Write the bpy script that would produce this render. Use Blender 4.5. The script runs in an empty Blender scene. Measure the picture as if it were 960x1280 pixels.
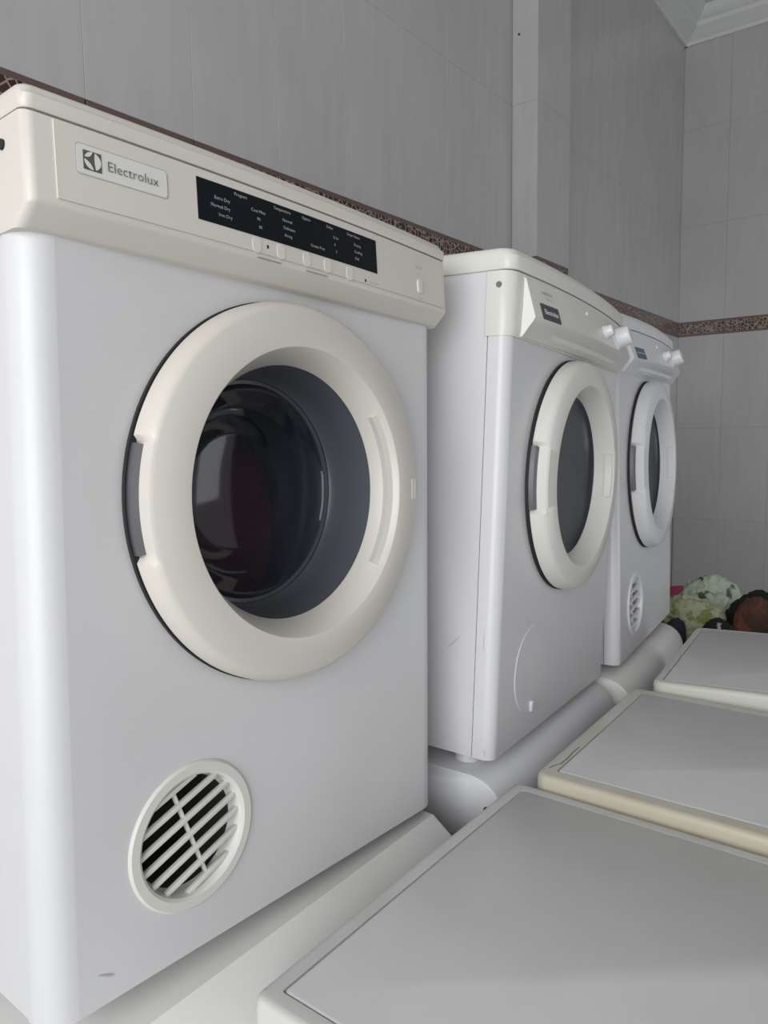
import bpy, bmesh, math, random
from mathutils import Vector, Matrix, noise

random.seed(7)
scene = bpy.context.scene
ZO = 0.87                       # height of the dryers' bases above the floor
rad = math.radians

# ------------------------------------------------------------------ camera
cam_data = bpy.data.cameras.new('camera')
cam = bpy.data.objects.new('camera', cam_data)
scene.collection.objects.link(cam)
YAW, PITCH, ROLL, FPX = rad(52.62), rad(-5.85), rad(-0.84), 930.34
fw = Vector((math.sin(YAW) * math.cos(PITCH), math.cos(YAW) * math.cos(PITCH), math.sin(PITCH)))
rt = fw.cross(Vector((0, 0, 1))).normalized()
up = rt.cross(fw)
r2 = rt * math.cos(ROLL) + up * math.sin(ROLL)
u2 = up * math.cos(ROLL) - rt * math.sin(ROLL)
M = Matrix((r2, u2, -fw)).transposed().to_4x4()
M.translation = Vector((-0.2992, -0.6132, 0.5296 + ZO))
cam.matrix_world = M
cam_data.sensor_fit = 'VERTICAL'
cam_data.sensor_height = 36.0
cam_data.lens = FPX / 1280 * 36.0
cam_data.clip_start = 0.02
scene.camera = cam

# ------------------------------------------------------------------ light
world = bpy.data.worlds.new('world')
scene.world = world
world.use_nodes = True
bg = world.node_tree.nodes['Background']
bg.inputs[0].default_value = (0.93, 0.96, 1.0, 1)
bg.inputs[1].default_value = 0.95

def area(name, loc, target, sx, sy, power, col=(1, 1, 1)):
    d = bpy.data.lights.new(name, 'AREA')
    d.shape = 'RECTANGLE'; d.size = sx; d.size_y = sy; d.energy = power; d.color = col
    o = bpy.data.objects.new(name, d)
    scene.collection.objects.link(o)
    o.location = loc
    o.rotation_euler = (Vector(target) - Vector(loc)).to_track_quat('-Z', 'Y').to_euler()
    return o
# daylight entering through the open shop front at the left end of the room, behind the camera
area('shopfront_daylight', (-2.55, -1.15, 1.75), (1.0, -0.75, 1.45), 2.2, 2.6, 98, (0.98, 0.99, 1.0))
# daylight through the doorway in the front wall, to the right of the picture
area('doorway_daylight', (3.05, -2.45, 0.75), (3.9, 0.0, 0.45), 1.4, 1.0, 13.0, (0.90, 0.95, 1.0))

scene.view_settings.view_transform = 'Standard'
scene.view_settings.look = 'None'
scene.view_settings.gamma = 1.0
scene.view_settings.use_curve_mapping = False
scene.view_settings.exposure = -0.24

# ------------------------------------------------------------------ helpers
def link(o, parent=None):
    scene.collection.objects.link(o)
    if parent is not None:
        o.parent = parent
    return o

def mesh_from(name, bm, mat, parent=None, smooth=35, loc=None):
    bmesh.ops.recalc_face_normals(bm, faces=bm.faces[:])
    me = bpy.data.meshes.new(name)
    bm.to_mesh(me); bm.free()
    if mat is not None:
        me.materials.append(mat)
    if smooth:
        me.shade_smooth()
        me.set_sharp_from_angle(angle=rad(smooth))
        if name == 'front_panel':
            for p in me.polygons:
                if abs(p.normal.y) > 0.999: p.use_smooth = False
    o = bpy.data.objects.new(name, me)
    if loc is not None:
        o.location = loc
    return link(o, parent)

def share(name, me, parent, loc, rotz=0):
    o = bpy.data.objects.new(name, me)
    o.location = loc
    o.rotation_euler = (0, 0, rotz)
    return link(o, parent)

def thing(name, label, cat, loc, rot=(0, 0, 0), group=None):
    o = bpy.data.objects.new(name, None)
    o.empty_display_size = 0.05
    o.location = loc
    o.rotation_mode = 'XYZ'
    o.rotation_euler = rot
    o['label'] = label; o['category'] = cat
    if group:
        o['group'] = group
    return link(o)

def box(bm, x0, x1, y0, y1, z0, z1, bev=0):
    r = bmesh.ops.create_cube(bm, size=1)
    for v in r['verts']:
        v.co = Vector(((x0 + x1) / 2 + v.co.x * (x1 - x0), (y0 + y1) / 2 + v.co.y * (y1 - y0), (z0 + z1) / 2 + v.co.z * (z1 - z0)))
    if bev:
        es = list({e for v in r['verts'] for e in v.link_edges})
        bmesh.ops.bevel(bm, geom=es, offset=bev, segments=2, affect='EDGES', profile=0.5)
    return bm

def ring_pts(x0, x1, y0, y1, rf, rb, bow=0.0, n=8, nx=14):
    """plan outline, counter-clockwise from front-left; rf/rb: front/back corner radii; bow pushes the front outwards"""
    pts = []
    def arc(cx, cy, r, a0, a1):
        for i in range(n + 1):
            a = a0 + (a1 - a0) * i / n
            pts.append((cx + r * math.cos(a), cy + r * math.sin(a)))
    arc(x0 + rf, y0 + rf, rf, math.pi, 1.5 * math.pi)
    for i in range(1, nx):
        pts.append((x0 + rf + (x1 - x0 - 2 * rf) * i / nx, y0))
    arc(x1 - rf, y0 + rf, rf, 1.5 * math.pi, 2 * math.pi)
    arc(x1 - rb, y1 - rb, rb, 0, 0.5 * math.pi)
    arc(x0 + rb, y1 - rb, rb, 0.5 * math.pi, math.pi)
    if bow:
        m, h = (x0 + x1) / 2, (x1 - x0) / 2
        out = []
        for (x, y) in pts:
            t = (y1 - y) / (y1 - y0)
            t = max(0, min(1, t))
            out.append((x, y - bow * (1 - ((x - m) / h) ** 2) * t ** 3))
        pts = out
    return pts

def loft(bm, levels, cap0=True, cap1=True):
    """levels: list of (z, pts)"""
    rows = [[bm.verts.new((x, y, z)) for (x, y) in pts] for (z, pts) in levels]
    for a, b in zip(rows, rows[1:]):
        n = len(a)
        for i in range(n):
            bm.faces.new((a[i], a[(i + 1) % n], b[(i + 1) % n], b[i]))
    if cap0: bm.faces.new(rows[0][::-1])
    if cap1: bm.faces.new(rows[-1])
    return bm

def prism_x(bm, prof, x0, x1):
    """prof: closed (y, z) outline extruded along x"""
    a = [bm.verts.new((x0, y, z)) for (y, z) in prof]
    b = [bm.verts.new((x1, y, z)) for (y, z) in prof]
    n = len(a)
    for i in range(n):
        bm.faces.new((a[i], a[(i + 1) % n], b[(i + 1) % n], b[i]))
    bm.faces.new(a); bm.faces.new(b[::-1])
    return bm

def lathe(bm, prof, cx, cz, n=96, a0=0.0, a1=None, rfun=None, closed=False, y0=0):
    """prof: (R, y) spun around the y axis through (cx, cz)"""
    full = a1 is None
    if full: a1 = a0 + 2 * math.pi
    cols = []
    cnt = n if full else n + 1
    for i in range(cnt):
        a = a0 + (a1 - a0) * i / n
        col = []
        for k, (R, y) in enumerate(prof):
            if rfun: R, y = rfun(k, R, y, a)
            col.append(bm.verts.new((cx + R * math.cos(a), y + y0, cz + R * math.sin(a))))
        cols.append(col)
    m = len(prof)
    for i in range(n if full else n):
        A, B = cols[i], cols[(i + 1) % cnt]
        for k in range(m if closed else m - 1):
            k2 = (k + 1) % m
            try: bm.faces.new((A[k], A[k2], B[k2], B[k]))
            except ValueError: pass
    if closed and not full:
        bm.faces.new(cols[0]); bm.faces.new(cols[-1][::-1])
    bmesh.ops.remove_doubles(bm, verts=bm.verts[:], dist=1e-6)
    return bm

def disc_y(bm, cx, cz, R, y0, y1, n=24, bev=0.0):
    """short cylinder along y, front at y1 (smaller y)"""
    prof = [(0, y0), (R, y0), (R, y1 + bev), (R - bev, y1), (0, y1)] if bev else [(0, y0), (R, y0), (R, y1), (0, y1)]
    return lathe(bm, prof, cx, cz, n)

def plate_hole(bm, x0, x1, z0, z1, cx, cz, R, y=0.0, n=64):
    angs = [2 * math.pi * i / n for i in range(n)]
    for (x, z) in ((x0, z0), (x1, z0), (x0, z1), (x1, z1)):
        angs.append(math.atan2(z - cz, x - cx) % (2 * math.pi))
    angs = sorted(angs)
    angs = [a for i, a in enumerate(angs) if i == 0 or a - angs[i - 1] > 1e-4]
    inn, out = [], []
    for a in angs:
        c, s = math.cos(a), math.sin(a)
        t = 1e9
        if c > 1e-9: t = min(t, (x1 - cx) / c)
        if c < -1e-9: t = min(t, (x0 - cx) / c)
        if s > 1e-9: t = min(t, (z1 - cz) / s)
        if s < -1e-9: t = min(t, (z0 - cz) / s)
        inn.append(bm.verts.new((cx + R * c, y, cz + R * s)))
        out.append(bm.verts.new((cx + t * c, y, cz + t * s)))
    m = len(angs)
    for i in range(m):
        bm.faces.new((inn[i], inn[(i + 1) % m], out[(i + 1) % m], out[i]))
    return bm

def text_part(body, size, mat, parent, x, y, z, align='LEFT', name='lettering', tilt=0.0, squash=1.0, bold=0.0):
    cu = bpy.data.curves.new('t', 'FONT')
    cu.body = body; cu.size = size; cu.align_x = align; cu.align_y = 'CENTER'
    cu.resolution_u = 2
    cu.offset = bold
    tmp = bpy.data.objects.new('t', cu)
    scene.collection.objects.link(tmp)
    dg = bpy.context.evaluated_depsgraph_get()
    me = bpy.data.meshes.new_from_object(tmp.evaluated_get(dg))
    bpy.data.objects.remove(tmp); bpy.data.curves.remove(cu)
    me.name = name
    for v in me.vertices:
        v.co = Vector((v.co.x * squash, 0, v.co.y))
    me.materials.clear(); me.materials.append(mat)
    o = bpy.data.objects.new(name, me)
    o.location = (x, y, z)
    o.rotation_euler = (tilt, 0, 0)
    return link(o, parent)

# ------------------------------------------------------------------ materials
def mat_new(name):
    m = bpy.data.materials.new(name)
    m.use_nodes = True
    nt = m.node_tree
    return m, nt, nt.nodes['Principled BSDF']

def plain(name, col, rough=0.4, metal=0.0, coat=0.0, spec=0.5):
    m, nt, b = mat_new(name)
    b.inputs['Base Color'].default_value = (*col, 1)
    b.inputs['Roughness'].default_value = rough
    b.inputs['Metallic'].default_value = metal
    b.inputs['Coat Weight'].default_value = coat
    b.inputs['Specular IOR Level'].default_value = spec
    return m

def worn(name, col, col2, rough=0.35, scale=6.0, amount=0.5, spec=0.5, stretch=(1, 1, 1), lo=0.45, hi=0.75, bump=0.0):
    """enamel or plastic with soft blotches of wear"""
    m, nt, b = mat_new(name)
    N = nt.nodes; L = nt.links
    tc = N.new('ShaderNodeTexCoord'); mp = N.new('ShaderNodeMapping')
    mp.inputs['Scale'].default_value = stretch
    L.new(tc.outputs['Object'], mp.inputs['Vector'])
    no = N.new('ShaderNodeTexNoise'); no.inputs['Scale'].default_value = scale; no.inputs['Detail'].default_value = 2.5
    L.new(mp.outputs[0], no.inputs['Vector'])
    rp = N.new('ShaderNodeMapRange'); rp.inputs[1].default_value = lo; rp.inputs[2].default_value = hi
    rp.inputs[3].default_value = 0; rp.inputs[4].default_value = amount
    L.new(no.outputs[0], rp.inputs[0])
    mx = N.new('ShaderNodeMix'); mx.data_type = 'RGBA'
    mx.inputs[6].default_value = (*col, 1); mx.inputs[7].default_value = (*col2, 1)
    L.new(rp.outputs[0], mx.inputs[0]); L.new(mx.outputs[2], b.inputs['Base Color'])
    n2 = N.new('ShaderNodeTexNoise'); n2.inputs['Scale'].default_value = scale * 3
    L.new(mp.outputs[0], n2.inputs['Vector'])
    r2_ = N.new('ShaderNodeMapRange'); r2_.inputs[3].default_value = rough - 0.07; r2_.inputs[4].default_value = rough + 0.1
    L.new(n2.outputs[0], r2_.inputs[0]); L.new(r2_.outputs[0], b.inputs['Roughness'])
    b.inputs['Specular IOR Level'].default_value = spec
    if bump:
        bp = N.new('ShaderNodeBump'); bp.inputs['Strength'].default_value = bump; bp.inputs['Distance'].default_value = 0.01
        L.new(no.outputs[0], bp.inputs['Height']); L.new(bp.outputs[0], b.inputs['Normal'])
    return m

MAT = {}
MAT['enamel'] = worn('white_enamel', (0.655, 0.65, 0.66), (0.585, 0.58, 0.575), 0.34, 4.0, 0.6)
MAT['button'] = plain('pale_button', (0.70, 0.675, 0.63), 0.35)
MAT['enamel_b'] = worn('white_enamel_second', (0.67, 0.665, 0.68), (0.62, 0.615, 0.62), 0.30, 3.0, 0.4, lo=0.35, hi=0.8)
MAT['cream'] = worn('cream_plastic', (0.66, 0.625, 0.57), (0.62, 0.585, 0.525), 0.32, 4.0, 0.5)
MAT['cream_b'] = worn('ivory_plastic', (0.70, 0.69, 0.645), (0.66, 0.645, 0.59), 0.30, 3.0, 0.5, lo=0.35, hi=0.8)
MAT['white_plastic'] = worn('white_plastic', (0.72, 0.72, 0.73), (0.68, 0.68, 0.685), 0.28, 2.5, 0.4, lo=0.3, hi=0.8)
MAT['top_panel'] = worn('machine_top_panel', (0.62, 0.615, 0.615), (0.56, 0.555, 0.55), 0.42, 6.0, 0.7)
MAT['top_frame'] = worn('machine_top_frame', (0.61, 0.608, 0.60), (0.54, 0.53, 0.50), 0.40, 9.0, 0.6)
MAT['yellowed'] = worn('yellowed_trim', (0.66, 0.63, 0.53), (0.56, 0.49, 0.34), 0.4, 8.0, 0.9, lo=0.4, hi=0.7)
def stained_trim():
    """pale trim whose near edge has yellowed"""
    m = worn('stained_trim', (0.62, 0.61, 0.56), (0.56, 0.54, 0.46), 0.4, 8.0, 0.8, lo=0.4, hi=0.7)
    nt = m.node_tree; N = nt.nodes; L = nt.links; b = N['Principled BSDF']
    src = b.inputs['Base Color'].links[0].from_socket
    tc = N.new('ShaderNodeTexCoord'); sp = N.new('ShaderNodeSeparateXYZ'); L.new(tc.outputs['Object'], sp.inputs[0])
    no = N.new('ShaderNodeTexNoise'); no.inputs['Scale'].default_value = 9; L.new(tc.outputs['Object'], no.inputs['Vector'])
    ma = N.new('ShaderNodeMath'); ma.operation = 'MULTIPLY_ADD'; ma.inputs[1].default_value = 0.05
    L.new(no.outputs[0], ma.inputs[0]); L.new(sp.outputs[0], ma.inputs[2])
    rp = N.new('ShaderNodeMapRange'); rp.inputs[1].default_value = 0.055; rp.inputs[2].default_value = 0.025
    L.new(ma.outputs[0], rp.inputs[0])
    mx = N.new('ShaderNodeMix'); mx.data_type = 'RGBA'; mx.inputs[7].default_value = (0.52, 0.475, 0.365, 1)
    L.new(rp.outputs[0], mx.inputs[0]); L.new(src, mx.inputs[6]); L.new(mx.outputs[2], b.inputs['Base Color'])
    return m
MAT['stained'] = stained_trim()
MAT['stained_pale'] = worn('ivory_trim', (0.63, 0.62, 0.565), (0.58, 0.565, 0.50), 0.38, 8.0, 0.7)
MAT['base'] = worn('base_enamel', (0.80, 0.79, 0.77), (0.70, 0.69, 0.65), 0.36, 6.0, 0.6)
MAT['base_cool'] = worn('base_enamel_cool', (0.80, 0.80, 0.815), (0.72, 0.72, 0.735), 0.36, 6.0, 0.5)
MAT['cab'] = worn('cabinet_enamel', (0.70, 0.70, 0.72), (0.60, 0.60, 0.61), 0.36, 5.0, 0.5)
MAT['crack'] = plain('crack_dirt', (0.12, 0.10, 0.08), 0.9)
MAT['duct'] = plain('dusty_duct', (0.035, 0.033, 0.032), 0.8)
MAT['dark_gap'] = plain('black_rubber', (0.015, 0.015, 0.016), 0.7)
MAT['display'] = plain('black_display', (0.006, 0.008, 0.012), 0.3, spec=0.25)
MAT['print_grey'] = plain('grey_print', (0.10, 0.10, 0.105), 0.5)
MAT['print_mid'] = plain('mid_grey_print', (0.30, 0.29, 0.28), 0.5)
MAT['print_light'] = plain('pale_print', (0.42, 0.44, 0.47), 0.5)
MAT['print_white'] = plain('white_print', (0.85, 0.85, 0.86), 0.4)
MAT['badge_dark'] = plain('dark_badge', (0.055, 0.058, 0.07), 0.35)
MAT['badge_blue'] = plain('blue_grey_badge', (0.06, 0.10, 0.14), 0.35)
MAT['metal'] = plain('brushed_metal', (0.22, 0.22, 0.235), 0.38, 0.8)
MAT['slate'] = plain('slate_door_insert', (0.036, 0.041, 0.052), 0.3, 0.0, 0.0, 0.3)
MAT['slate_wall'] = plain('slate_bowl_wall', (0.085, 0.092, 0.108), 0.3)
MAT['drum'] = plain('drum_steel', (0.20, 0.20, 0.22), 0.45, 0.3)
MAT['red_cloth'] = plain('dark_red_cloth', (0.30, 0.03, 0.07), 0.9)
MAT['green_cloth'] = plain('dark_green_cloth', (0.03, 0.05, 0.045), 0.9)

def glass_mat():
    m, nt, b = mat_new('tinted_glass')
    N = nt.nodes; L = nt.links
    tr = N.new('ShaderNodeBsdfTransparent'); tr.inputs[0].default_value = (0.70, 0.72, 0.80, 1)
    b.inputs['Base Color'].default_value = (0.008, 0.012, 0.026, 1)
    b.inputs['Roughness'].default_value = 0.06
    b.inputs['Specular IOR Level'].default_value = 0.7
    mx = N.new('ShaderNodeMixShader'); mx.inputs[0].default_value = 0.5
    L.new(tr.outputs[0], mx.inputs[1]); L.new(b.outputs[0], mx.inputs[2])
    L.new(mx.outputs[0], N['Material Output'].inputs['Surface'])
    return m
MAT['glass'] = glass_mat()

def tile_mat():
    m, nt, b = mat_new('grey_wall_tile')
    N = nt.nodes; L = nt.links
    ge = N.new('ShaderNodeNewGeometry')
    mp = N.new('ShaderNodeMapping'); mp.inputs['Scale'].default_value = (1, 1, 0.12)
    L.new(ge.outputs['Position'], mp.inputs['Vector'])
    no = N.new('ShaderNodeTexNoise'); no.inputs['Scale'].default_value = 38; no.inputs['Detail'].default_value = 6
    L.new(mp.outputs[0], no.inputs['Vector'])
    n2 = N.new('ShaderNodeTexNoise'); n2.inputs['Scale'].default_value = 3.0; n2.inputs['Detail'].default_value = 4
    L.new(ge.outputs['Position'], n2.inputs['Vector'])
    ad = N.new('ShaderNodeMath'); ad.operation = 'ADD'
    L.new(no.outputs[0], ad.inputs[0]); L.new(n2.outputs[0], ad.inputs[1])
    rp = N.new('ShaderNodeValToRGB')
    rp.color_ramp.elements[0].position = 0.35; rp.color_ramp.elements[0].color = (0.425, 0.418, 0.415, 1)
    rp.color_ramp.elements[1].position = 0.65; rp.color_ramp.elements[1].color = (0.475, 0.467, 0.462, 1)
    hf = N.new('ShaderNodeMath'); hf.operation = 'MULTIPLY'; hf.inputs[1].default_value = 0.5
    L.new(ad.outputs[0], hf.inputs[0]); L.new(hf.outputs[0], rp.inputs[0])
    L.new(rp.outputs[0], b.inputs['Base Color'])
    b.inputs['Roughness'].default_value = 0.22
    b.inputs['Specular IOR Level'].default_value = 0.45
    return m
MAT['tile'] = tile_mat()
MAT['grout'] = plain('grout', (0.45, 0.445, 0.44), 0.85)

def band_mat():
    m, nt, b = mat_new('brown_mosaic_border')
    N = nt.nodes; L = nt.links
    ge = N.new('ShaderNodeNewGeometry'); tc = N.new('ShaderNodeTexCoord')
    vo = N.new('ShaderNodeTexVoronoi'); vo.feature = 'DISTANCE_TO_EDGE'; vo.inputs['Scale'].default_value = 62
    L.new(ge.outputs['Position'], vo.inputs['Vector'])
    v2 = N.new('ShaderNodeTexVoronoi'); v2.inputs['Scale'].default_value = 62
    L.new(ge.outputs['Position'], v2.inputs['Vector'])
    cr = N.new('ShaderNodeValToRGB')
    e = cr.color_ramp.elements
    e[0].position = 0.0; e[0].color = (0.016, 0.009, 0.008, 1)
    e[1].position = 1.0; e[1].color = (0.075, 0.036, 0.032, 1)
    L.new(v2.outputs['Color'], cr.inputs[0])
    st = N.new('ShaderNodeMapRange'); st.inputs[1].default_value = 0.04; st.inputs[2].default_value = 0.12
    L.new(vo.outputs['Distance'], st.inputs[0])
    mx = N.new('ShaderNodeMix'); mx.data_type = 'RGBA'
    mx.inputs[6].default_value = (0.34, 0.25, 0.20, 1)
    L.new(st.outputs[0], mx.inputs[0]); L.new(cr.outputs[0], mx.inputs[7])
    # plain mauve-brown listels along the upper and lower edge of each border tile
    sp = N.new('ShaderNodeSeparateXYZ'); L.new(tc.outputs['Object'], sp.inputs[0])
    ab = N.new('ShaderNodeMath'); ab.operation = 'ABSOLUTE'; L.new(sp.outputs[2], ab.inputs[0])
    gt = N.new('ShaderNodeMath'); gt.operation = 'GREATER_THAN'; gt.inputs[1].default_value = 0.028
    L.new(ab.outputs[0], gt.inputs[0])
    m2 = N.new('ShaderNodeMix'); m2.data_type = 'RGBA'; m2.inputs[7].default_value = (0.13, 0.085, 0.08, 1)
    L.new(gt.outputs[0], m2.inputs[0]); L.new(mx.outputs[2], m2.inputs[6])
    L.new(m2.outputs[2], b.inputs['Base Color'])
    b.inputs['Roughness'].default_value = 0.25
    return m
MAT['band'] = band_mat()
MAT['plaster'] = worn('white_plaster', (0.62, 0.62, 0.61), (0.55, 0.55, 0.54), 0.7, 3.0, 0.5)
MAT['ceiling'] = plain('ceiling_paint', (0.55, 0.55, 0.55), 0.85)
MAT['floor'] = worn('grey_floor_tile', (0.20, 0.20, 0.19), (0.13, 0.13, 0.12), 0.5, 5, 0.7)

def print_mat(name, base, spots, scale, th0, th1, spots2=None):
    m, nt, b = mat_new(name)
    N = nt.nodes; L = nt.links
    tc = N.new('ShaderNodeTexCoord')
    vo = N.new('ShaderNodeTexNoise'); vo.inputs['Scale'].default_value = scale; vo.inputs['Detail'].default_value = 2
    L.new(tc.outputs['Object'], vo.inputs['Vector'])
    rp = N.new('ShaderNodeMapRange'); rp.inputs[1].default_value = th0; rp.inputs[2].default_value = th1
    L.new(vo.outputs[0], rp.inputs[0])
    mx = N.new('ShaderNodeMix'); mx.data_type = 'RGBA'
    mx.inputs[6].default_value = (*base, 1); mx.inputs[7].default_value = (*spots, 1)
    L.new(rp.outputs[0], mx.inputs[0])
    out = mx.outputs[2]
    if spots2:
        n2 = N.new('ShaderNodeTexNoise'); n2.inputs['Scale'].default_value = scale * 0.8; n2.inputs['Detail'].default_value = 2
        mp = N.new('ShaderNodeMapping'); mp.inputs['Location'].default_value = (3.1, 1.7, 5.2)
        L.new(tc.outputs['Object'], mp.inputs[0]); L.new(mp.outputs[0], n2.inputs['Vector'])
        r3 = N.new('ShaderNodeMapRange'); r3.inputs[1].default_value = 0.55; r3.inputs[2].default_value = 0.58
        L.new(n2.outputs[0], r3.inputs[0])
        m3 = N.new('ShaderNodeMix'); m3.data_type = 'RGBA'; m3.inputs[7].default_value = (*spots2, 1)
        L.new(r3.outputs[0], m3.inputs[0]); L.new(out, m3.inputs[6]); out = m3.outputs[2]
    L.new(out, b.inputs['Base Color'])
    b.inputs['Roughness'].default_value = 0.9
    return m

# ------------------------------------------------------------------ the room
WY, EX = 0.62, 4.0              # back wall plane, end wall plane
TP = 0.2345                     # tile pitch
CEIL = 2.67 + ZO
XL, YF = -2.6, -2.4
ROWS = [(-0.454, 0.046), (0.048, 0.545), (0.547, 1.042), (1.122, 1.62), (1.622, 2.12), (2.122, 2.62)]
BAND = (1.044, 1.120)

def struct(name, bm, mat, label=None, smooth=0):
    o = mesh_from(name, bm, mat, None, smooth)
    o['kind'] = 'structure'
    if label: o['label'] = label
    return o

TT = 0.008                      # tile thickness
wall_back = struct('wall_back', box(bmesh.new(), XL, EX + 0.2, WY + TT, WY + 0.15, 0, CEIL), MAT['grout'], 'back wall of pale grey tiles with a brown mosaic border')
wall_end = struct('wall_end', box(bmesh.new(), EX + TT, EX + 0.15, YF, WY + TT, 0, CEIL), MAT['grout'], 'end wall of pale grey tiles with a brown mosaic border')
struct('floor', box(bmesh.new(), XL, EX + 0.15, YF, WY + 0.15, -0.1, 0), MAT['floor'], 'dark grey floor below the machines')
_wf = bmesh.new()                # doorway at the far right, out of the picture
box(_wf, XL, 2.3, YF - 0.15, YF, 0, CEIL); box(_wf, 3.8, EX + 0.15, YF - 0.15, YF, 0, CEIL); box(_wf, 2.3, 3.8, YF - 0.15, YF, 2.2, CEIL)
struct('wall_front', _wf, MAT['plaster'], 'plain plastered wall behind the camera')
struct('ceiling', box(bmesh.new(), XL, EX + 0.15, YF, WY + 0.15, CEIL, CEIL + 0.1), MAT['ceiling'], 'grey painted ceiling')

_tile_mesh = {}
def tile_mesh(w, h, mat):
    key = (round(w, 4), round(h, 4), mat)
    if key not in _tile_mesh:
        bm = bmesh.new()
        # front face with a small chamfer; faces -y, origin at the tile centre
        c = 0.0006
        rows = [(w / 2, h / 2, TT), (w / 2, h / 2, c), (w / 2 - c, h / 2 - c, 0)]
        vs = [[bm.verts.new((sx * a, d, sz * b)) for sx, sz in ((-1, -1), (1, -1), (1, 1), (-1, 1))] for a, b, d in rows]
        for A, B in zip(vs, vs[1:]):
            for i in range(4):
                bm.faces.new((A[i], A[(i + 1) % 4], B[(i + 1) % 4], B[i]))
        bm.faces.new(vs[-1])
        bmesh.ops.recalc_face_normals(bm, faces=bm.faces[:])
        me = bpy.data.meshes.new('tile'); bm.to_mesh(me); bm.free()
        me.materials.append(MAT[mat])
        _tile_mesh[key] = me
    return _tile_mesh[key]

GAP = 0.0006
def tile_run(parent, joints, z0, z1, mat, place, rotz, name):
    gap = 0.0032 if mat == 'band' else GAP
    """tiles between successive joints; place(c) -> (x, y) of the tile centre"""
    for a, b in zip(joints, joints[1:]):
        w = abs(b - a) - gap
        if w < 0.01: continue
        x, y = place((a + b) / 2)
        share(name, tile_mesh(w, z1 - z0 + 0.0016, mat), parent, (x, y, (z0 + z1) / 2 + ZO), rotz)

PX0, PX1, PD = 2.055, 2.315, 0.093          # pillar
js_all = [0.476 + TP * i for i in range(-9, 16)]
js_left = [j for j in js_all if j < PX0 - 0.02] + [PX0]
js_right = [PX1] + [j for j in js_all if PX1 + 0.02 < j < EX - 0.02] + [EX]
end_js = [WY - TP * i for i in range(0, 11)]
for (z0, z1) in ROWS[1:]:
    for js in (js_left, js_right):
        tile_run(wall_back, js, z0, z1, 'tile', lambda c: (c, WY), 0, 'tile')
    tile_run(wall_end, end_js, z0, z1, 'tile', lambda c: (EX, c), rad(-90), 'tile')
tile_run(wall_end, end_js[:6], *ROWS[0], 'tile', lambda c: (EX, c), rad(-90), 'tile')
for js in (js_left, js_right):
    tile_run(wall_back, js, *BAND, 'band', lambda c: (c, WY), 0, 'border_tile')
tile_run(wall_end, end_js, *BAND, 'band', lambda c: (EX, c), rad(-90), 'border_tile')
# tiled pillar standing proud of the back wall
pillar = struct('wall_pillar', box(bmesh.new(), PX0 + TT, PX1 - TT, WY - PD + TT, WY + TT, 0, CEIL), MAT['grout'], 'narrow tiled pillar standing out from the back wall')
for (z0, z1) in ROWS[1:]:
    tile_run(pillar, [WY - PD + 0.001, WY], z0, z1, 'tile', lambda c: (PX0, c), rad(-90), 'tile')
    tile_run(pillar, [PX0, PX1], z0, z1, 'tile', lambda c: (c, WY - PD), 0, 'tile')
    tile_run(pillar, [WY - PD + 0.001, WY], z0, z1, 'tile', lambda c: (PX1, c), rad(90), 'tile')
tile_run(pillar, [WY - PD + 0.001, WY], *BAND, 'band', lambda c: (PX0, c), rad(-90), 'border_tile')
tile_run(pillar, [PX0, PX1], *BAND, 'band', lambda c: (c, WY - PD), 0, 'border_tile')
tile_run(pillar, [WY - PD + 0.001, WY], *BAND, 'band', lambda c: (PX1, c), rad(90), 'border_tile')
# small dark nail hole in the pillar's near side
nb = bmesh.new(); disc_y(nb, 0, 0, 0.004, 0.001, -0.001, 10)
nail = mesh_from('nail', nb, MAT['dark_gap'], pillar, 0, (PX0 - 0.0005, 0.595, 1.841 + ZO)); nail.rotation_euler = (0, 0, rad(-90))

# plaster cornice along both walls
CP = [(0, 2.545), (0.012, 2.545), (0.018, 2.56), (0.034, 2.568), (0.05, 2.585), (0.074, 2.60), (0.08, 2.62), (0.10, 2.628), (0.118, 2.65), (0.13, 2.67), (0, 2.67)]
bm = bmesh.new()
prism_x(bm, [(WY - d, z + ZO) for d, z in CP], XL, EX)
struct('trim_1', bm, MAT['plaster'], 'white moulded plaster cornice along the back wall', 30)
bm = bmesh.new()
a = [bm.verts.new((EX - d, YF, z + ZO)) for d, z in CP]; b_ = [bm.verts.new((EX - d, WY, z + ZO)) for d, z in CP]
for i in range(len(a)):
    bm.faces.new((a[i], a[(i + 1) % len(a)], b_[(i + 1) % len(a)], b_[i]))
bm.faces.new(a); bm.faces.new(b_[::-1])
struct('trim_2', bm, MAT['plaster'], 'white moulded plaster cornice along the end wall', 30)

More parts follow.
